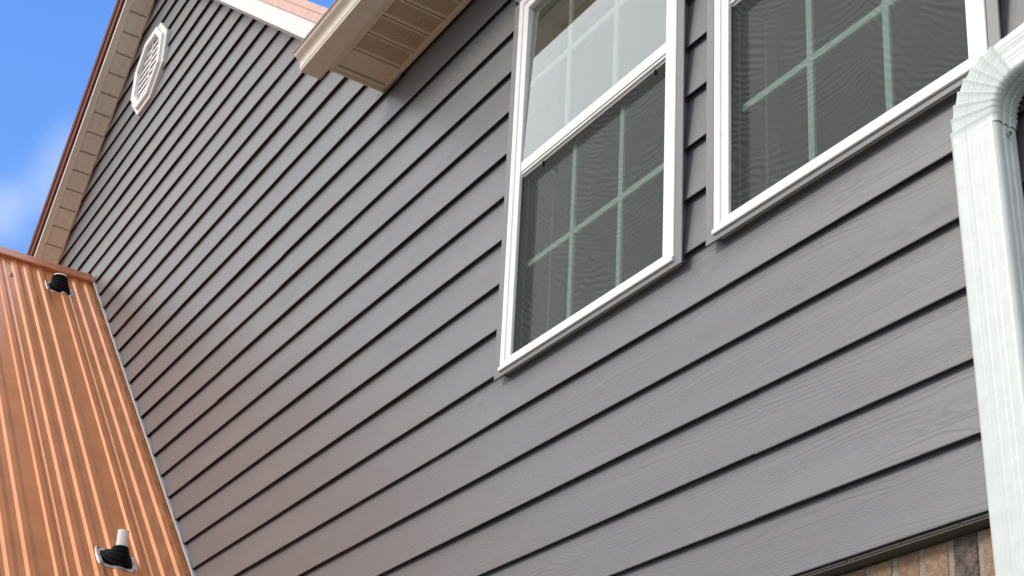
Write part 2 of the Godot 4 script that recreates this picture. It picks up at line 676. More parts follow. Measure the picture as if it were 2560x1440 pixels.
func build_windows(house: Node3D) -> void:
	var names := ["white double-hung window with a bright sky reflection in its upper sash", "white window beside the downspout with a dark screened lower sash"]
	for n in 2:
		var x0: float = WINDOWS[n][0]
		var x1: float = WINDOWS[n][1]
		var win := part_node("window", house, Vector3((x0 + x1) / 2, SILL, 0))
		win.set_meta("label", names[n])
		var fw := 0.045
		var ix0 := x0 + fw
		var ix1 := x1 - fw
		var iy0 := SILL + 0.028
		var iy1 := HEAD - 0.042
		# grey channel round the window: a thin front leg with a hollow behind it
		var st := pen()
		var top := FIRST + 10 * EXPOSED + 0.016
		ring(st, x0, SILL + 0.008, x1, HEAD, [Vector2(0.012, -0.016), Vector2(0.012, 0.0085), Vector2(0.028, 0.0090), Vector2(0.028, 0.0112), Vector2(0.0268, 0.0125), Vector2(0.003, 0.0125), Vector2(0.0015, 0.0105), Vector2(0.0015, -0.016)], [0, 1, 3])
		box(st, Vector3(x0 - 0.028, HEAD + 0.0015, -0.016), Vector3(x1 + 0.028, top, 0.0125))
		obj("trim_channel", st, M.siding_trim, win)
		# outer frame: jambs and head with a shallow step, the sill with its ledges
		st = pen()
		ring(st, ix0, iy0 - 0.004, ix1, iy1, [Vector2(fw, -0.03), Vector2(fw, 0.0128), Vector2(fw - 0.0015, 0.0143), Vector2(0.025, 0.0143), Vector2(0.0235, 0.0130), Vector2(0.0232, 0.0112), Vector2(0.022, 0.0102), Vector2(0.0015, 0.0102), Vector2(0.0, 0.0090), Vector2(0.0, -0.11)], [1, 2, 3], SILL + 0.0004)
		obj("frame", st, M.white_vinyl, win)
		st = pen()
		var sill := PackedVector2Array([Vector2(-0.11, -0.005), Vector2(0.0170, -0.005), Vector2(0.0185, -0.0035), Vector2(0.0185, 0.0060), Vector2(0.0130, 0.0090), Vector2(0.0130, 0.0165), Vector2(0.0110, 0.0180), Vector2(0.0105, 0.0265), Vector2(0.0090, 0.0280), Vector2(-0.020, 0.0280), Vector2(-0.11, 0.034)])
		prism(st, sill, Vector3(x1 + 0.0005, SILL, 0), Vector3(0, 0, 1), Vector3.UP, Vector3(-(x1 - x0) - 0.001, 0, 0))
		obj("sill", st, M.white_vinyl, win)
		# upper sash: glass close to the front, a wide meeting rail
		var ry0 := 3.882
		var ry1 := 3.928
		st = pen()
		prism(st, PackedVector2Array([Vector2(-0.06, 0.0), Vector2(-0.003, 0.0), Vector2(-0.002, 0.004), Vector2(0.0035, 0.005), Vector2(0.0045, 0.0065), Vector2(0.0045, 0.0110), Vector2(-0.001, 0.0115), Vector2(-0.001, 0.0130), Vector2(0.0070, 0.0135), Vector2(0.0070, 0.0445), Vector2(0.0055, 0.046), Vector2(-0.06, 0.046)]), Vector3(ix1 - 0.0003, ry0, 0), Vector3(0, 0, 1), Vector3.UP, Vector3(-(ix1 - ix0) + 0.0006, 0, 0))
		obj("meeting_rail", st, M.white_vinyl, win)
		pane(win, ix0 + 0.0002, ry1 + 0.0002, ix1 - 0.0002, iy1 - 0.0002, 0.0060, M.window_glass, -0.0135, "bright upper pane reflecting the sky" if n == 0 else "")
		grille(win, ix0, ry1, ix1, iy1, -0.0100, -0.018)
		# lower sash, set back, behind an insect screen
		st = pen()
		ring(st, ix0 + 0.004, iy0 + 0.010, ix1 - 0.004, ry0, [Vector2(0.0035, -0.04), Vector2(0.0035, -0.016), Vector2(-0.003, -0.016), Vector2(-0.005, -0.0175), Vector2(-0.005, -0.04)])
		obj("lower_sash", st, M.jamb_shade, win)  # a white sash, coloured dark for its shade behind the screen
		st = pen()
		box(st, Vector3(ix0 + 0.0001, iy0 + 0.001, -0.10), Vector3(ix0 + 0.0012, ry0 - 0.0004, 0.0015))
		box(st, Vector3(ix1 - 0.0012, iy0 + 0.001, -0.10), Vector3(ix1 - 0.0001, ry0 - 0.0004, 0.0015))
		box(st, Vector3(ix0 + 0.0014, ry0 - 0.0012, -0.10), Vector3(ix1 - 0.0014, ry0 - 0.0003, -0.0045))
		obj("jamb_shade", st, M.jamb_shade, win)  # added thin dark sheets that stand for the shade on the jambs
		pane(win, ix0 + 0.0085, iy0 + 0.0145, ix1 - 0.0085, ry0 - 0.0045, -0.0210, M.lower_glass, 0.0, "")
		grille(win, ix0 + 0.008, iy0 + 0.012, ix1 - 0.008, ry0 - 0.003, -0.0262, 0.0)
		st = pen()
		quad(st, Vector3(ix0 + 0.001, iy0 + 0.001, 0.0040), Vector3(ix1 - 0.001, iy0 + 0.001, 0.0040), Vector3(ix1 - 0.001, ry0 - 0.001, -0.0030), Vector3(ix0 + 0.001, ry0 - 0.001, -0.0030),
			Vector2(0, 1) + Vector2(0.37 * n, 0), Vector2(1, 1) + Vector2(0.37 * n, 0), Vector2(1, 0) + Vector2(0.37 * n, 0), Vector2(0, 0) + Vector2(0.37 * n, 0))
		var scr := obj("insect_screen", st, M.insect_screen, win)
		scr.set_meta("label", "dark grey insect screen over the lower sash")
		# two little screen latches under the meeting rail
		for f in [0.16, 0.92]:
			st = pen()
			var lx := lerpf(ix0, ix1, f)
			box(st, Vector3(lx - 0.002, ry0 - 0.018, -0.0015), Vector3(lx + 0.002, ry0 - 0.004, 0.0025))
			obj("latch", st, M.black_rubber, win)


func pane(win: Node3D, x0: float, y0: float, x1: float, y1: float, z: float, m: Material, tip: float, label: String) -> void:
	# pane tilted to shift what it reflects: its top stands `tip` further out
	var st := pen()
	obox(st, Vector3(x0, y0, z - 0.004), Vector3(x1 - x0, 0, 0), Vector3(0, y1 - y0, tip), Vector3(0, 0, 0.004))
	var o := obj("pane", st, m, win)
	if label:
		o.set_meta("label", label)


func grille(win: Node3D, x0: float, y0: float, x1: float, y1: float, z: float, off: float) -> void:
	for k in [1, 2]:
		var x := lerpf(x0, x1, k / 3.0) + off
		var st := pen()
		box(st, Vector3(x - 0.0085, y0 + 0.001, z - 0.007), Vector3(x + 0.0085, y1 - 0.001, z))
		obj("grille_bar", st, M.grille, win)
	var ym := (y0 + y1) / 2
	var prev := x0 + 0.001
	var st2 := pen()
	for k in [1, 2, 3]:
		var x := lerpf(x0, x1, k / 3.0) + (off if k < 3 else 0.0)
		box(st2, Vector3(prev, ym - 0.0085, z - 0.0068), Vector3(x - (0.0086 if k < 3 else 0.001), ym + 0.0085, z - 0.0003))
		prev = x + 0.0086
	obj("grille_bar", st2, M.grille, win)


func build_brick(house: Node3D) -> void:
	var base := part_node("brick_wall", house, Vector3(-2, 0, 0))
	var zf := -0.040
	var st := pen()
	box(st, Vector3(-4.4, 0.0, zf - 0.017), Vector3(3.0, 2.4585, zf - 0.0030))
	obj("mortar", st, M.mortar, base)
	var pitch := 0.0642
	var k := 0
	# the soldier course under the siding
	for i in range(-14, 42):
		var x0 := -1.7175 + i * -pitch
		var x1 := x0 + 0.0520
		var which := 0
		if i == -2:
			which = 3
		elif i == 2 or i == 3:
			which = 2
		else:
			which = [0, 1, 0, 2, 1, 0, 3][posmod(i * 3 + 1, 7)] if i < -4 or i > 4 else [1, 0, 0, 1, 0][posmod(i, 5)]
		brick(base, Vector3(x0, 2.262, zf), Vector3(x1, 2.4575, zf), which)
	# stretcher courses below
	var y := 2.192
	while y > 2.0:
		for i in range(-4, 15):
			var x := -1.71 - i * 0.167 + (0.0835 if k % 2 else 0.0)
			brick(base, Vector3(x, y, zf), Vector3(x + 0.156, y + 0.058, zf), [0, 1, 2, 0, 1, 3, 0][posmod(i * 5 + k * 3, 7)])
		y -= 0.0685
		k += 1


func brick(base: Node3D, lo: Vector3, hi: Vector3, which: int) -> void:
	var st := pen()
	var dz := rng.randf_range(-0.0015, 0.0015)
	var z := lo.z + dz
	var c := 0.0022
	var jit := func() -> float: return rng.randf_range(-0.0012, 0.0012)
	var a := Vector3(lo.x + jit.call(), lo.y, z - 0.012)
	var b := Vector3(hi.x + jit.call(), lo.y, z - 0.012)
	var d := Vector3(hi.x + jit.call(), hi.y, z - 0.012)
	var e := Vector3(lo.x + jit.call(), hi.y, z - 0.012)
	var f: Array[Vector3] = [a + Vector3(0, 0, 0.012 - c), b + Vector3(0, 0, 0.012 - c), d + Vector3(0, 0, 0.012 - c), e + Vector3(0, 0, 0.012 - c)]
	var g: Array[Vector3] = [a + Vector3(c, c, 0.012), b + Vector3(-c, c, 0.012), d + Vector3(-c, -c, 0.012), e + Vector3(c, -c, 0.012)]
	var back: Array[Vector3] = [a, b, d, e]
	for k in 4:
		var l := (k + 1) % 4
		quad(st, back[k], back[l], f[l], f[k])
		quad(st, f[k], f[l], g[l], g[k])
	quad(st, g[0], g[1], g[2], g[3])
	obj("brick", st, M["brick_%d" % which], base)


func build_gable_trim(house: Node3D) -> void:
	# each rake: soffit panels, channels, white fascia and a copper-coloured edge trim
	for s in [-1.0, 1.0]:
		var left: bool = s < 0
		var m := RISE_L if left else RISE_R
		var run := 3.12 if left else 3.015
		var foot := Vector3(PEAK.x + s * run, PEAK.y - run * m, 0)
		var top := Vector3(PEAK.x, PEAK.y, 0)
		var along := (top - foot).normalized()
		var up := Vector3(-along.y, along.x, 0) if left else Vector3(along.y, -along.x, 0)
		var length := (top - foot).length()
		var z := Vector3(0, 0, 1)
		var soffit := part_node("rake_soffit", house, foot)
		soffit.set_meta("label", "tan soffit panels under the left gable slope" if left else "tan soffit under the right gable slope")
		# panels, 126 mm along the slope, from the wall to the outer channel
		var pitch := 0.0997 * sqrt(1 + m * m) * 0.975
		var count := int(length / pitch)
		for k in count:
			var st := pen()
			var o := foot + along * (k * pitch + 0.0055) + z * 0.004
			slab(st, o, along * (pitch - 0.011), up * 0.0105, z * 0.100, left)
			obj("soffit_panel", st, M.beige_vinyl, soffit)
		var st2 := pen()
		slab(st2, foot + up * 0.0112 + z * 0.001, along * length, up * 0.008, z * 0.135, left)
		obj("soffit_backing", st2, M.tan_vinyl, soffit)
		st2 = pen()
		slab(st2, foot - up * 0.0035 + z * 0.1043, along * length, up * 0.0095, z * 0.0085, left)
		slab(st2, foot - up * 0.0015 + z * 0.113, along * length, up * 0.0075, z * 0.0245, left)
		obj("outer_channel", st2, M.beige_vinyl, soffit)
		st2 = pen()
		slab(st2, foot - up * 0.017 + z * -0.004, along * length, up * 0.016, z * 0.010, left)
		obj("wall_channel", st2, M.tan_vinyl if left else M.flashing, soffit)
		# fascia and rake trim
		var cosy := 1.0 / sqrt(1 + m * m)
		st2 = pen()
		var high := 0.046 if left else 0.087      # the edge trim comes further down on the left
		slab(st2, foot - up * 0.002 + z * 0.1378, along * (length + (0.002)), up * (high * cosy), z * 0.0045, left)
		var fa := obj("fascia", st2, M.white_fascia, house)
		fa.set_meta("label", "white fascia of the left gable slope" if left else "white fascia of the right gable slope, ending behind the gutter")
		st2 = pen()
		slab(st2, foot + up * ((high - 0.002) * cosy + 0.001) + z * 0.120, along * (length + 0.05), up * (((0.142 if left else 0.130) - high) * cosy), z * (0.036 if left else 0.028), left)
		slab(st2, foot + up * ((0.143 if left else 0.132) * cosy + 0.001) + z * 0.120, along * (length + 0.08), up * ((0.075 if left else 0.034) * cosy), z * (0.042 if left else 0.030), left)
		var rt := obj("rake_trim", st2, M.shaded_copper if left else M.sheen_copper, house)
		rt.set_meta("label", "copper metal edge of the left gable slope, coloured dark red-brown as in shade" if left else "copper-coloured metal edge of the right gable slope")


func slab(st: SurfaceTool, o: Vector3, a: Vector3, u: Vector3, z: Vector3, left: bool) -> void:
	if left:
		obox(st, o, a, u, z)
	else:
		obox(st, o + a, -a, u, z)


func build_eave(house: Node3D) -> void:
	var sof := part_node("eave_soffit", house, Vector3(-2, EAVE_Y, 0.1))
	sof.set_meta("label", "tan vented soffit under the eave above the windows")
	var y := EAVE_Y
	# end channel, wall channel, front channel
	var st := pen()
	box(st, Vector3(EAVE_X, y - 0.001, -0.003), Vector3(EAVE_X + 0.012, y + 0.020, 0.206))
	box(st, Vector3(EAVE_X + 0.012, y + 0.002, -0.003), Vector3(EAVE_X + 0.034, y + 0.018, 0.206))
	obj("end_channel", st, M.tan_vinyl, sof)
	st = pen()
	box(st, Vector3(EAVE_X + 0.034, y + 0.0, -0.003), Vector3(3.0, y + 0.020, 0.009))
	obj("wall_channel", st, M.tan_vinyl, sof)
	st = pen()
	box(st, Vector3(EAVE_X + 0.034, y - 0.001, 0.193), Vector3(3.0, y + 0.020, 0.2065))
	obj("front_channel", st, M.tan_vinyl, sof)
	# panels: a plain one at the end, then vented ones
	var joints := [EAVE_X + 0.0345, -3.7932, -3.6905, -3.5865]
	while joints[-1] < 1.5:
		joints.append(joints[-1] + 0.1030)
	for k in joints.size() - 1:
		var xa: float = joints[k]
		var xb: float = joints[k + 1]
		var p := part_box("soffit_panel", sof, Vector3(xa + 0.003, y + 0.007, 0.0092), Vector3(xb - 0.003, y + 0.012, 0.1928), M.tan_vinyl)
		p.set_meta("plain", k == 0)
		if k > 0:
			st = pen()
			var a := Vector3(xa + 0.018, y + 0.0066, 0.188)
			var w := xb - xa - 0.030
			quad(st, a + Vector3(0, 0, -0.172), a + Vector3(w, 0, -0.172), a + Vector3(w, 0, 0), a, Vector2(0, 0), Vector2(1.0, 0), Vector2(1.0, 2.3), Vector2(0, 2.3))
			obj("vent_strip", st, M.perforated_tan, sof)
	st = pen()
	box(st, Vector3(EAVE_X + 0.0345, y + 0.0135, -0.002), Vector3(3.0, y + 0.0195, 0.2055))
	obj("soffit_backing", st, M.dark_gap, sof)
	# sub-fascia between soffit and roof, and the end wall of the eave box
	st = pen()
	box(st, Vector3(EAVE_X + 0.001, y + 0.0205, 0.190), Vector3(3.0, y + 0.09, 0.206))
	prism(st, PackedVector2Array([Vector2(-0.206, y + 0.0205), Vector2(0.02, y + 0.0205), Vector2(0.02, y + 0.30), Vector2(-0.206, y + 0.14)]), Vector3(EAVE_X + 0.002, 0, 0), Vector3(0, 0, -1), Vector3.UP, Vector3(0.012, 0, 0))
	obj("eave_fascia", st, M.tan_aluminium, house)
	# strip under the lowest course, with its row of weep slots
	st = pen()
	box(st, Vector3(-4.4, 2.4600, -0.045), Vector3(3.0, 2.4738, -0.0075))
	var x := -4.4
	while x < 3.0:
		box(st, Vector3(x, 2.4640, -0.0072), Vector3(x + 0.1265, 2.4675, -0.0055))
		x += 0.1300
	obj("starter_strip", st, M.starter_strip, house)


func part_box(called: String, parent: Node, lo: Vector3, hi: Vector3, m: Material) -> MeshInstance3D:
	var st := pen()
	box(st, lo, hi)
	return obj(called, st, m, parent)


# ---------------------------------------------------------------- lower roof
func roof_point(x: float, z: float, h := 0.0) -> Vector3:
	return Vector3(x, ROOF_TOP.y - (x - ROOF_TOP.x) * ROOF_FALL, z) + Vector3(0.7124, 0.7018, 0) * h


func rib_profile() -> Array:
	# height of the ribbed sheet across the slope: one tall rib and three low ones in each pitch of 336 mm, measured from the tall rib
	return [[0.0, 0.0], [0.0080, 0.0], [0.0200, 0.0105], [0.0395, 0.0105], [0.0450, 0.0], [0.101, 0.0], [0.1200, 0.0066], [0.1400, 0.0066], [0.1525, 0.0], [0.176, 0.0], [0.1950, 0.0066], [0.2150, 0.0066], [0.2275, 0.0], [0.242, 0.0], [0.2610, 0.0066], [0.2810, 0.0066], [0.2935, 0.0], [0.336, 0.0]]


func rib_height(z: float) -> float:
	var p := rib_profile()
	var t := fposmod(z - 0.172, 0.336)
	for i in p.size() - 1:
		if t <= p[i + 1][0]:
			return lerpf(p[i][1], p[i + 1][1], inverse_lerp(p[i][0], p[i + 1][0], t))
	return 0.0


func build_lower_roof() -> void:
	var roof := thing("lower_roof", "copper-coloured ribbed metal roof of the lower wing, sloping down along the grey wall", "roof", Vector3(-6.0, 2.4, 0.8))
	var xa := ROOF_TOP.x - 0.012
	var xb := -4.40
	var p := rib_profile()
	for k in range(-1, 5):
		var z0 := 0.172 + k * 0.336
		var st := pen()
		for i in p.size() - 1:
			var za: float = z0 + p[i][0]
			var zb: float = z0 + p[i + 1][0]
			if zb <= 0.0:
				continue
			var ha: float = p[i][1]
			if za < 0.0:
				ha = lerpf(p[i][1], p[i + 1][1], (0.0 - za) / (zb - za))
				za = 0.0
			var hb: float = p[i + 1][1]
			quad(st, roof_point(xa, za, ha), roof_point(xa, zb, hb), roof_point(xb, zb, hb), roof_point(xb, za, ha))
		# overlap: the edge of the next sheet folds over the tall rib and ends in a small lip
		var q := [[-0.0095, 0.0012], [-0.0085, 0.0042], [0.0, 0.0015], [0.0078, 0.0013], [0.0198, 0.0117], [0.0397, 0.0117], [0.0463, 0.0008]]
		if k >= 0:
			for i in q.size() - 1:
				quad(st, roof_point(xa, z0 + q[i][0], q[i][1]), roof_point(xa, z0 + q[i + 1][0], q[i + 1][1]), roof_point(xb, z0 + q[i + 1][0], q[i + 1][1]), roof_point(xb, z0 + q[i][0], q[i][1]))
			quad(st, roof_point(xb, z0 - 0.0095, 0.0012), roof_point(xb, z0 - 0.0095, 0.0002), roof_point(xa, z0 - 0.0095, 0.0002), roof_point(xa, z0 - 0.0095, 0.0012))
		obj("roof_panel", st, M.copper_paint, roof)
	# far slope and deck
	var st2 := pen()
	var zend := 1.85
	prism(st2, PackedVector2Array([Vector2(xb - 0.04, 2.36), Vector2(ROOF_TOP.x, ROOF_TOP.y - 0.03), Vector2(-10.7, 2.36)]), Vector3(0, 0, 0.001), Vector3.RIGHT, Vector3.UP, Vector3(0, 0, zend - 0.02))
	obj("roof_deck", st2, M.siding_trim, roof)
	st2 = pen()
	quad(st2, Vector3(-10.74, 2.36, 0), Vector3(-10.74, 2.36, zend), Vector3(ROOF_TOP.x - 0.013, ROOF_TOP.y, zend), Vector3(ROOF_TOP.x - 0.013, ROOF_TOP.y, 0))
	obj("far_slope", st2, M.copper_paint, roof)
	# ridge cap: two flanges raised over the ribs, each with a turned-down hem
	st2 = pen()
	var n := Vector3(0.7124, 0.7018, 0)
	var dn := Vector3(0.7018, -0.7124, 0)
	var apex := Vector3(-7.553, 5.622, 0)
	var low := apex + dn * 0.102
	var zz := Vector3(0, 0, 1.84)
	var zs := Vector3(0, 0, 0.003)
	quad(st2, apex + zs, apex + zz, low + zz, low + zs)
	quad(st2, low + zs, low + zz, low + zz + dn * 0.003 - n * 0.004, low + zs + dn * 0.003 - n * 0.004)
	quad(st2, low + zs + dn * 0.003 - n * 0.004, low + zz + dn * 0.003 - n * 0.004, low + zz - n * 0.030, low + zs - n * 0.030)
	var far := Vector3(-2 * 0.102 * 0.7018, 0, 0)
	quad(st2, apex + zz, apex + zs, low + far + zs, low + far + zz)
	quad(st2, low + zs - n * 0.0005, apex + zs - n * 0.004, apex + zs + Vector3(0, 0.001, 0), low + zs)
	var cap := obj("ridge_cap", st2, M.copper_trim, roof)
	cap.set_meta("label", "copper-coloured ridge cap along the top of the lower roof")
	# pale channel between roof and siding
	st2 = pen()
	var o := roof_point(ROOF_TOP.x + 0.012, -0.012, 0.0135)
	var run := (roof_point(xb, 0, 0) - roof_point(ROOF_TOP.x + 0.012, 0, 0))
	obox(st2, o, n * 0.010, -run * -1.0, Vector3(0, 0, -0.001))
	st2 = pen()
	obox(st2, o + run, -run, n * 0.006, Vector3(0, 0, 0.019))
	obox(st2, o + run + n * 0.0062 + Vector3(0, 0, 0.015), -run, n * 0.005, Vector3(0, 0, 0.004))
	var fl := obj("flashing", st2, M.flashing, roof)
	fl.set_meta("label", "pale channel where the lower roof meets the siding")
	# wing wall under the eave
	st2 = pen()
	box(st2, Vector3(-10.2, 0, 0.001), Vector3(-4.75, 2.35, 1.6))
	obj("wing_wall", st2, M.sheathing, roof)


# ---------------------------------------------------------------- gutter, downspout
func build_gutter() -> void:
	var x0 := -4.004
	var g := thing("gutter", "tan K-style gutter along the eave, its open end over the gable wall", "gutter", Vector3(-0.6, EAVE_Y, 0.25))
	var y := EAVE_Y
	# section (z, y): back, bottom, then the stepped front up to the rolled lip
	var sec := [Vector2(0.2105, y + 0.070), Vector2(0.2105, y + 0.002), Vector2(0.2125, y), Vector2(0.2800, y), Vector2(0.2822, y + 0.0015), Vector2(0.2835, y + 0.0075), Vector2(0.2858, y + 0.0095), Vector2(0.2862, y + 0.024), Vector2(0.2885, y + 0.032), Vector2(0.2940, y + 0.0390), Vector2(0.3010, y + 0.0440), Vector2(0.3075, y + 0.0490), Vector2(0.3105, y + 0.0540), Vector2(0.3120, y + 0.0580), Vector2(0.3172, y + 0.0592), Vector2(0.3186, y + 0.0610), Vector2(0.3172, y + 0.0632), Vector2(0.3100, y + 0.0632)]
	var st := pen()
	var th := 0.0012
	var len := 6.6
	for i in sec.size() - 1:
		var a: Vector2 = sec[i]
		var b: Vector2 = sec[i + 1]
		var nrm := Vector2(b.y - a.y, -(b.x - a.x)).normalized() * th
		for off in [Vector2.ZERO, -nrm]:
			var A := Vector3(x0, a.y + off.y, a.x + off.x)
			var B := Vector3(x0, b.y + off.y, b.x + off.x)
			var L := Vector3(len, 0, 0)
			quad(st, A, A + L, B + L, B)
		quad(st, Vector3(x0, a.y - nrm.y, a.x - nrm.x), Vector3(x0, a.y, a.x), Vector3(x0, b.y, b.x), Vector3(x0, b.y - nrm.y, b.x - nrm.x))
	obj("trough", st, M.tan_aluminium, g)
	# end cap, set a few millimetres in, with a folded rim
	st = pen()
	var poly := PackedVector2Array()
	for p: Vector2 in sec:
		poly.append(Vector2(-p.x, p.y))
	if Geometry2D.is_polygon_clockwise(poly):
		poly.reverse()
	var inset := Geometry2D.offset_polygon(poly, -0.0014)
	if inset.size():
		var ip: PackedVector2Array = inset[0]
		if Geometry2D.is_polygon_clockwise(ip):
			ip.reverse()
		prism(st, ip, Vector3(x0 + 0.004, 0, 0), Vector3(0, 0, -1), Vector3.UP, Vector3(0.0015, 0, 0))
	obj("end_cap", st, M.tan_aluminium, g)
	st = pen()
	box(st, Vector3(x0, y + 0.0005, 0.2068), Vector3(2.5, y + 0.075, 0.2103))
	obj("back_board", st, M.tan_aluminium, g)


func pipe_section() -> Array:
	# (share of the width, z) once round, with ribs pressed into the front and the inner side
	var f := 0.066
	var b := 0.006
	var r := 0.011
	var rw := 0.11
	var s := [Vector2(0.0, b + r), Vector2(0.0, f - r)]
	for k in range(1, 6):
		var a := PI / 2 * k / 5.0
		s.append(Vector2(rw * (1.0 - cos(a)), f - r + r * sin(a)))
	for g: Array in [[0.27, 0.0006], [0.37, 0.0007], [0.44, 0.0005], [0.61, 0.0005], [0.72, 0.0004]]:
		s.append(Vector2(g[0] - 0.022, f))
		s.append(Vector2(g[0], f - g[1]))
		s.append(Vector2(g[0] + 0.022, f))
	for k in 6:
		var a := PI / 2 * k / 5.0
		s.append(Vector2(1.0 - rw + rw * sin(a), f - r + r * cos(a)))
	for z: float in [0.046, 0.031]:
		s.append(Vector2(1.0, z + 0.0032))
		s.append(Vector2(0.965, z + 0.0010))
		s.append(Vector2(0.965, z - 0.0010))
		s.append(Vector2(1.0, z - 0.0032))
	for k in 6:
		var a := PI / 2 * k / 5.0
		s.append(Vector2(1.0 - rw + rw * cos(a), b + r - r * sin(a)))
	for k in 5:
		var a := PI / 2 * k / 5.0
		s.append(Vector2(rw - rw * sin(a), b + r - r * cos(a)))
	return s


func pipe_rings(st: SurfaceTool, spans: Array) -> void:
	# spans: outer point, inner point, growth
	var sec := pipe_section()
	var rings := []
	for sp in spans:
		var o: Vector2 = sp[0]
		var i: Vector2 = sp[1]
		var grow: float = sp[2]
		var r := []
		for p: Vector2 in sec:
			var q := o.lerp(i, 0.5 + (p.x - 0.5) * (1.0 + grow * 2.0 / o.distance_to(i)))
			r.append(Vector3(q.x, q.y, 0.036 + (p.y - 0.036) * (1.0 + grow / 0.03)))
		r.reverse()
		rings.append(r)
	loft(st, rings)


func build_downspout() -> void:
	var d := thing("downspout", "white rectangular downspout with a crimped elbow beside the right window", "downspout", Vector3(-1.3, 0.3, 0.036))
	var lean := 0.0437
	var out := func(y: float) -> Vector2: return Vector2(-1.4605 + (3.1232 - y) * lean, y)
	# the straight pipe, slipped into the elbow from below
	var st := pen()
	var spans := []
	for y: float in [0.3, 1.2, 2.0, 2.6, 2.9, 3.06, 3.142]:
		var o: Vector2 = out.call(y)
		spans.append([o, o + Vector2(0.0985, 0.005), 0.0])
	pipe_rings(st, spans)
	obj("pipe", st, M.white_aluminium, d)
	# crimped elbow
	st = pen()
	var outer := [Vector2(-1.4608, 3.118), Vector2(-1.4600, 3.150), Vector2(-1.4570, 3.178), Vector2(-1.4500, 3.204), Vector2(-1.4390, 3.227), Vector2(-1.4240, 3.246), Vector2(-1.4060, 3.261), Vector2(-1.3850, 3.271), Vector2(-1.3620, 3.277), Vector2(-1.338, 3.281)]
	var inner := [Vector2(-1.3600, 3.128), Vector2(-1.3595, 3.146), Vector2(-1.3585, 3.156), Vector2(-1.3560, 3.166), Vector2(-1.3520, 3.175), Vector2(-1.3465, 3.183), Vector2(-1.3400, 3.189), Vector2(-1.3320, 3.194), Vector2(-1.3220, 3.198), Vector2(-1.312, 3.200)]
	spans = []
	for k in outer.size():
		if k == 0 or k == outer.size() - 1:
			spans.append([outer[k], inner[k], 0.0002])
			continue
		for q: Array in [[-0.55, 0.0002], [-0.30, 0.0008], [-0.12, 0.0018], [0.0, 0.0024], [0.06, 0.0006], [0.10, -0.0006], [0.28, -0.0002]]:
			var other: int = k - 1 if q[0] < 0 else k + 1
			spans.append([outer[k].lerp(outer[other], absf(q[0])), inner[k].lerp(inner[other], absf(q[0])), q[1]])
	pipe_rings(st, spans)
	obj("elbow", st, M.white_aluminium, d)
	# the offset arm to the right and the riser to the gutter
	st = pen()
	pipe_rings(st, [[Vector2(-1.350, 3.2785), Vector2(-1.322, 3.1985), 0.0], [Vector2(-1.20, 3.297), Vector2(-1.18, 3.214), 0.0], [Vector2(-0.70, 3.365), Vector2(-0.64, 3.28), 0.0]])
	obj("arm", st, M.white_aluminium, d)
	st = pen()
	pipe_rings(st, [[Vector2(-0.705, 3.366), Vector2(-0.635, 3.281), 0.001], [Vector2(-0.69, 3.42), Vector2(-0.595, 3.36), 0.001], [Vector2(-0.69, 3.48), Vector2(-0.59, 3.48), 0.001], [Vector2(-0.69, 4.68), Vector2(-0.59, 4.68), 0.0]])
	obj("riser", st, M.white_aluminium, d)
	st = pen()
	tube(st, [Vector3(-1.3620, 3.108, 0.0375), Vector3(-1.3545, 3.108, 0.0378)], 0.0042, 8)
	obj("screw", st, M.steel, d)


# ---------------------------------------------------------------- gable vent
func octagon(c: Vector2, apothem: float) -> PackedVector2Array:
	var p := PackedVector2Array()
	for k in 8:
		var a := PI / 8 + k * PI / 4
		p.append(c + Vector2(cos(a), sin(a)) * apothem / cos(PI / 8))
	return p


func build_gable_vent() -> void:
	var c := Vector2(-6.982, 6.662)
	var v := thing("gable_vent", "white octagonal louvred vent high on the gable", "vent", Vector3(c.x, c.y - 0.25, 0.0))
	var st := pen()
	# profile: (apothem, z) from the outer edge at the wall to the inner reveal
	var prof := [Vector2(0.248, -0.013), Vector2(0.248, 0.010), Vector2(0.245, 0.013), Vector2(0.222, 0.014), Vector2(0.219, 0.028), Vector2(0.215, 0.031), Vector2(0.186, 0.030), Vector2(0.181, 0.027), Vector2(0.178, 0.004), Vector2(0.178, -0.010)]
	for i in prof.size() - 1:
		var a := octagon(c, prof[i].x)
		var b := octagon(c, prof[i + 1].x)
		for k in 8:
			var l := (k + 1) % 8
			quad(st, Vector3(a[k].x, a[k].y, prof[i].y), Vector3(a[l].x, a[l].y, prof[i].y), Vector3(b[l].x, b[l].y, prof[i + 1].y), Vector3(b[k].x, b[k].y, prof[i + 1].y))
	obj("frame", st, M.white_vinyl, v)
	st = pen()
	prism(st, octagon(c, 0.1795), Vector3(0, 0, -0.0128), Vector3.RIGHT, Vector3.UP, Vector3(0, 0, 0.001))
	obj("backing", st, M.dark_gap, v)
	for k in 8:
		var y := c.y - 0.147 + k * 0.0420
		var dy := absf(y - c.y)
		var half := 0.1775 - maxf(0.0, dy + 0.012 - 0.0735)
		st = pen()
		box(st, Vector3(c.x - half, y - 0.0085, -0.0005), Vector3(c.x + half, y + 0.0085, 0.0060))
		obj("louvre", st, M.white_vinyl, v)
	st = pen()
	box(st, Vector3(c.x - 0.006, c.y - 0.177, 0.002), Vector3(c.x + 0.006, c.y + 0.177, 0.0098))
	obj("mullion", st, M.white_vinyl, v)


# ---------------------------------------------------------------- pipe boots on the lower roof
func build_boots() -> void:
	boot(-5.278, 0.301, 0.081, 0.070, "white plastic pipe standing in a black pleated rubber boot low on the copper roof", 0.060, 0.0215, 0.058, 0.064, -0.014)
	boot(-7.330, 0.217, 0.078, 0.074, "cut-off pipe in a black pleated rubber boot just below the ridge cap", 0.055, 0.034, 0.072, 0.014, 0.006)


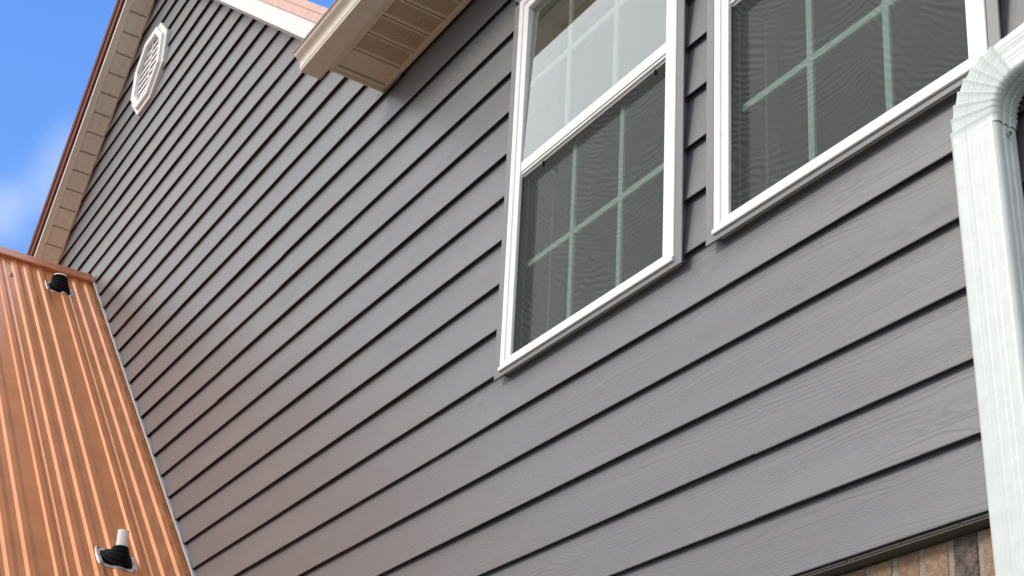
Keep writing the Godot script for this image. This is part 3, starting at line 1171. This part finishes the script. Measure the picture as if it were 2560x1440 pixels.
func boot(x: float, z: float, half_z: float, half_s: float, label: String, r0: float, r1: float, height: float, pipe: float, dz: float) -> void:
	var at := roof_point(x, z)
	var b := thing("vent_boot", label, "vent pipe", at)
	var dn := Vector3(0.7018, -0.7124, 0)
	var n := Vector3(0.7124, 0.7018, 0)
	# the flange follows the ribs
	for lay in 2:
		var hz := half_z - 0.020 * lay
		var hs := half_s - 0.020 * lay
		var lift := 0.0022 + 0.0028 * lay
		var st := pen()
		var nn := 22
		var grid := []
		for i in nn + 1:
			var line := []
			for j in nn + 1:
				var u := lerpf(-1, 1, float(i) / nn)
				var w := lerpf(-1, 1, float(j) / nn)
				# rounded square outline
				var pz := u * hz * (1.0 - 0.10 * w * w * absf(w))
				var ps := w * hs * (1.0 - 0.10 * u * u * absf(u))
				var wob := 0.0012 * sin(9.0 * u + 4.0 * w) * maxf(absf(u), absf(w))
				line.append(at + dn * ps + Vector3(0, 0, pz) + n * (maxf(rib_height(z + pz), 0.62 * rib_height(z + pz * 0.9)) + lift + wob))
			grid.append(line)
		for i in nn:
			for j in nn:
				quad(st, grid[i][j], grid[i + 1][j], grid[i + 1][j + 1], grid[i][j + 1])
		for i in nn:      # rim
			for e: Array in [[grid[i][nn], grid[i + 1][nn]], [grid[i + 1][0], grid[i][0]], [grid[nn][i], grid[nn][i + 1]], [grid[0][i + 1], grid[0][i]]]:
				quad(st, e[0] - n * 0.002, e[1] - n * 0.002, e[1], e[0])
		obj("flange" if lay == 0 else "rubber_base", st, M.bare_aluminium if lay == 0 else M.black_rubber, b, true)
	# screws round the flange
	for k in 12:
		var side := k / 3
		var f := [-0.82, 0.0, 0.82][k % 3] as float
		var uv := [Vector2(f, 0.9), Vector2(0.9, f), Vector2(f, -0.9), Vector2(-0.9, f)][side] as Vector2
		var pz := uv.x * half_z * 0.97
		var ps := uv.y * half_s * 0.97
		var st := pen()
		var p0 := at + dn * ps * 0.95 + Vector3(0, 0, pz * 0.95) + n * (rib_height(z + pz * 0.95) + 0.002)
		tube(st, [p0, p0 + n * 0.0035], 0.0032, 6)
		obj("screw", st, M.dark_wire, b)
	# pleated cone, its foot flat on the slope and its neck level
	var top := at + Vector3(0, height, dz)
	var rings := []
	var pleats := 6
	var m := pleats * 4
	for i in m + 1:
		var t := float(i) / m
		var axis := n.lerp(Vector3.UP, smoothstep(0.0, 0.85, t)).normalized()
		var u := axis.cross(Vector3(0, 0, 1)).normalized()
		var w := axis.cross(u)
		var r := lerpf(r0, r1 + 0.003, pow(t, 0.8))
		var saw := fposmod(t * pleats, 1.0)
		r += 0.0045 * (1.0 - absf(saw * 2.0 - 1.0)) - 0.002
		if i == m:
			r = r1 + 0.0012
		var c := (at + n * 0.012).lerp(top, t)
		var ring_ := []
		for k in 28:
			var a := TAU * k / 28
			ring_.append(c + (u * cos(a) + w * sin(a)) * r)
		rings.append(ring_)
	var st3 := pen()
	loft(st3, rings)
	fan(st3, rings[-1], false)
	obj("rubber_boot", st3, M.black_rubber, b)
	# the pipe, open at its top
	var st4 := pen()
	var prs := []
	for q: Array in [[-0.03, r1], [pipe, r1], [pipe, r1 - 0.003], [pipe - 0.05, r1 - 0.003]]:
		var ring2 := []
		for k in 24:
			var a := TAU * k / 24
			var slant: float = 0.0 if pipe > 0.03 else 0.22 * (cos(a + 0.9) * q[1])
			ring2.append(top + Vector3(-cos(a) * q[1], q[0] + (slant if q[0] > 0 else 0.0), sin(a) * q[1]))
		ring2.reverse()
		prs.append(ring2)
	loft(st4, prs)
	obj("pipe", st4, M.white_pipe, b)


# ---------------------------------------------------------------- small things
func build_small_things() -> void:
	# a small clip left on the roof
	var at := roof_point(-7.325, 0.4745, rib_height(0.4745))
	var c := thing("roof_clip", "small square metal clip on the copper roof near the ridge", "clip", at)
	var dn := Vector3(0.7018, -0.7124, 0)
	var n := Vector3(0.7124, 0.7018, 0)
	var st := pen()
	obox(st, at - dn * 0.012 - Vector3(0, 0, 0.012) + n * 0.0005, Vector3(0, 0, 0.024), dn * 0.024, n * 0.004)
	obj("plate", st, M.bare_aluminium, c)
	st = pen()
	tube(st, [at + n * 0.0042, at + n * 0.011], 0.007, 8)
	obj("peg", st, M.dark_wire, c)
	# a bent wire at the end of the eave
	st = pen()
	var e := Vector3(-3.945, EAVE_Y + 0.004, 0.004)
	tube(st, [e, e + Vector3(-0.012, -0.020, 0.006), e + Vector3(-0.012, -0.0225, 0.008), e + Vector3(0.004, -0.008, 0.006), e + Vector3(0.012, -0.001, 0.003)], 0.0011, 6)
	var w := obj("wire", st, M.steel)
	w.set_meta("label", "thin bent wire hanging from the end of the eave soffit at the wall")
	w.set_meta("category", "wire")
	# a loose wire at the ridge of the lower roof
	st = pen()
	var f := Vector3(-7.44, 5.512, 0.006)
	tube(st, [f, f + Vector3(0.006, 0.018, 0.004), f + Vector3(0.001, 0.034, 0.003), f + Vector3(0.010, 0.050, 0.0015)], 0.0012, 6)
	var w2 := obj("wire", st, M.dark_wire)
	w2.set_meta("label", "thin dark loose wire on the siding beside the ridge cap")
	w2.set_meta("category", "wire")
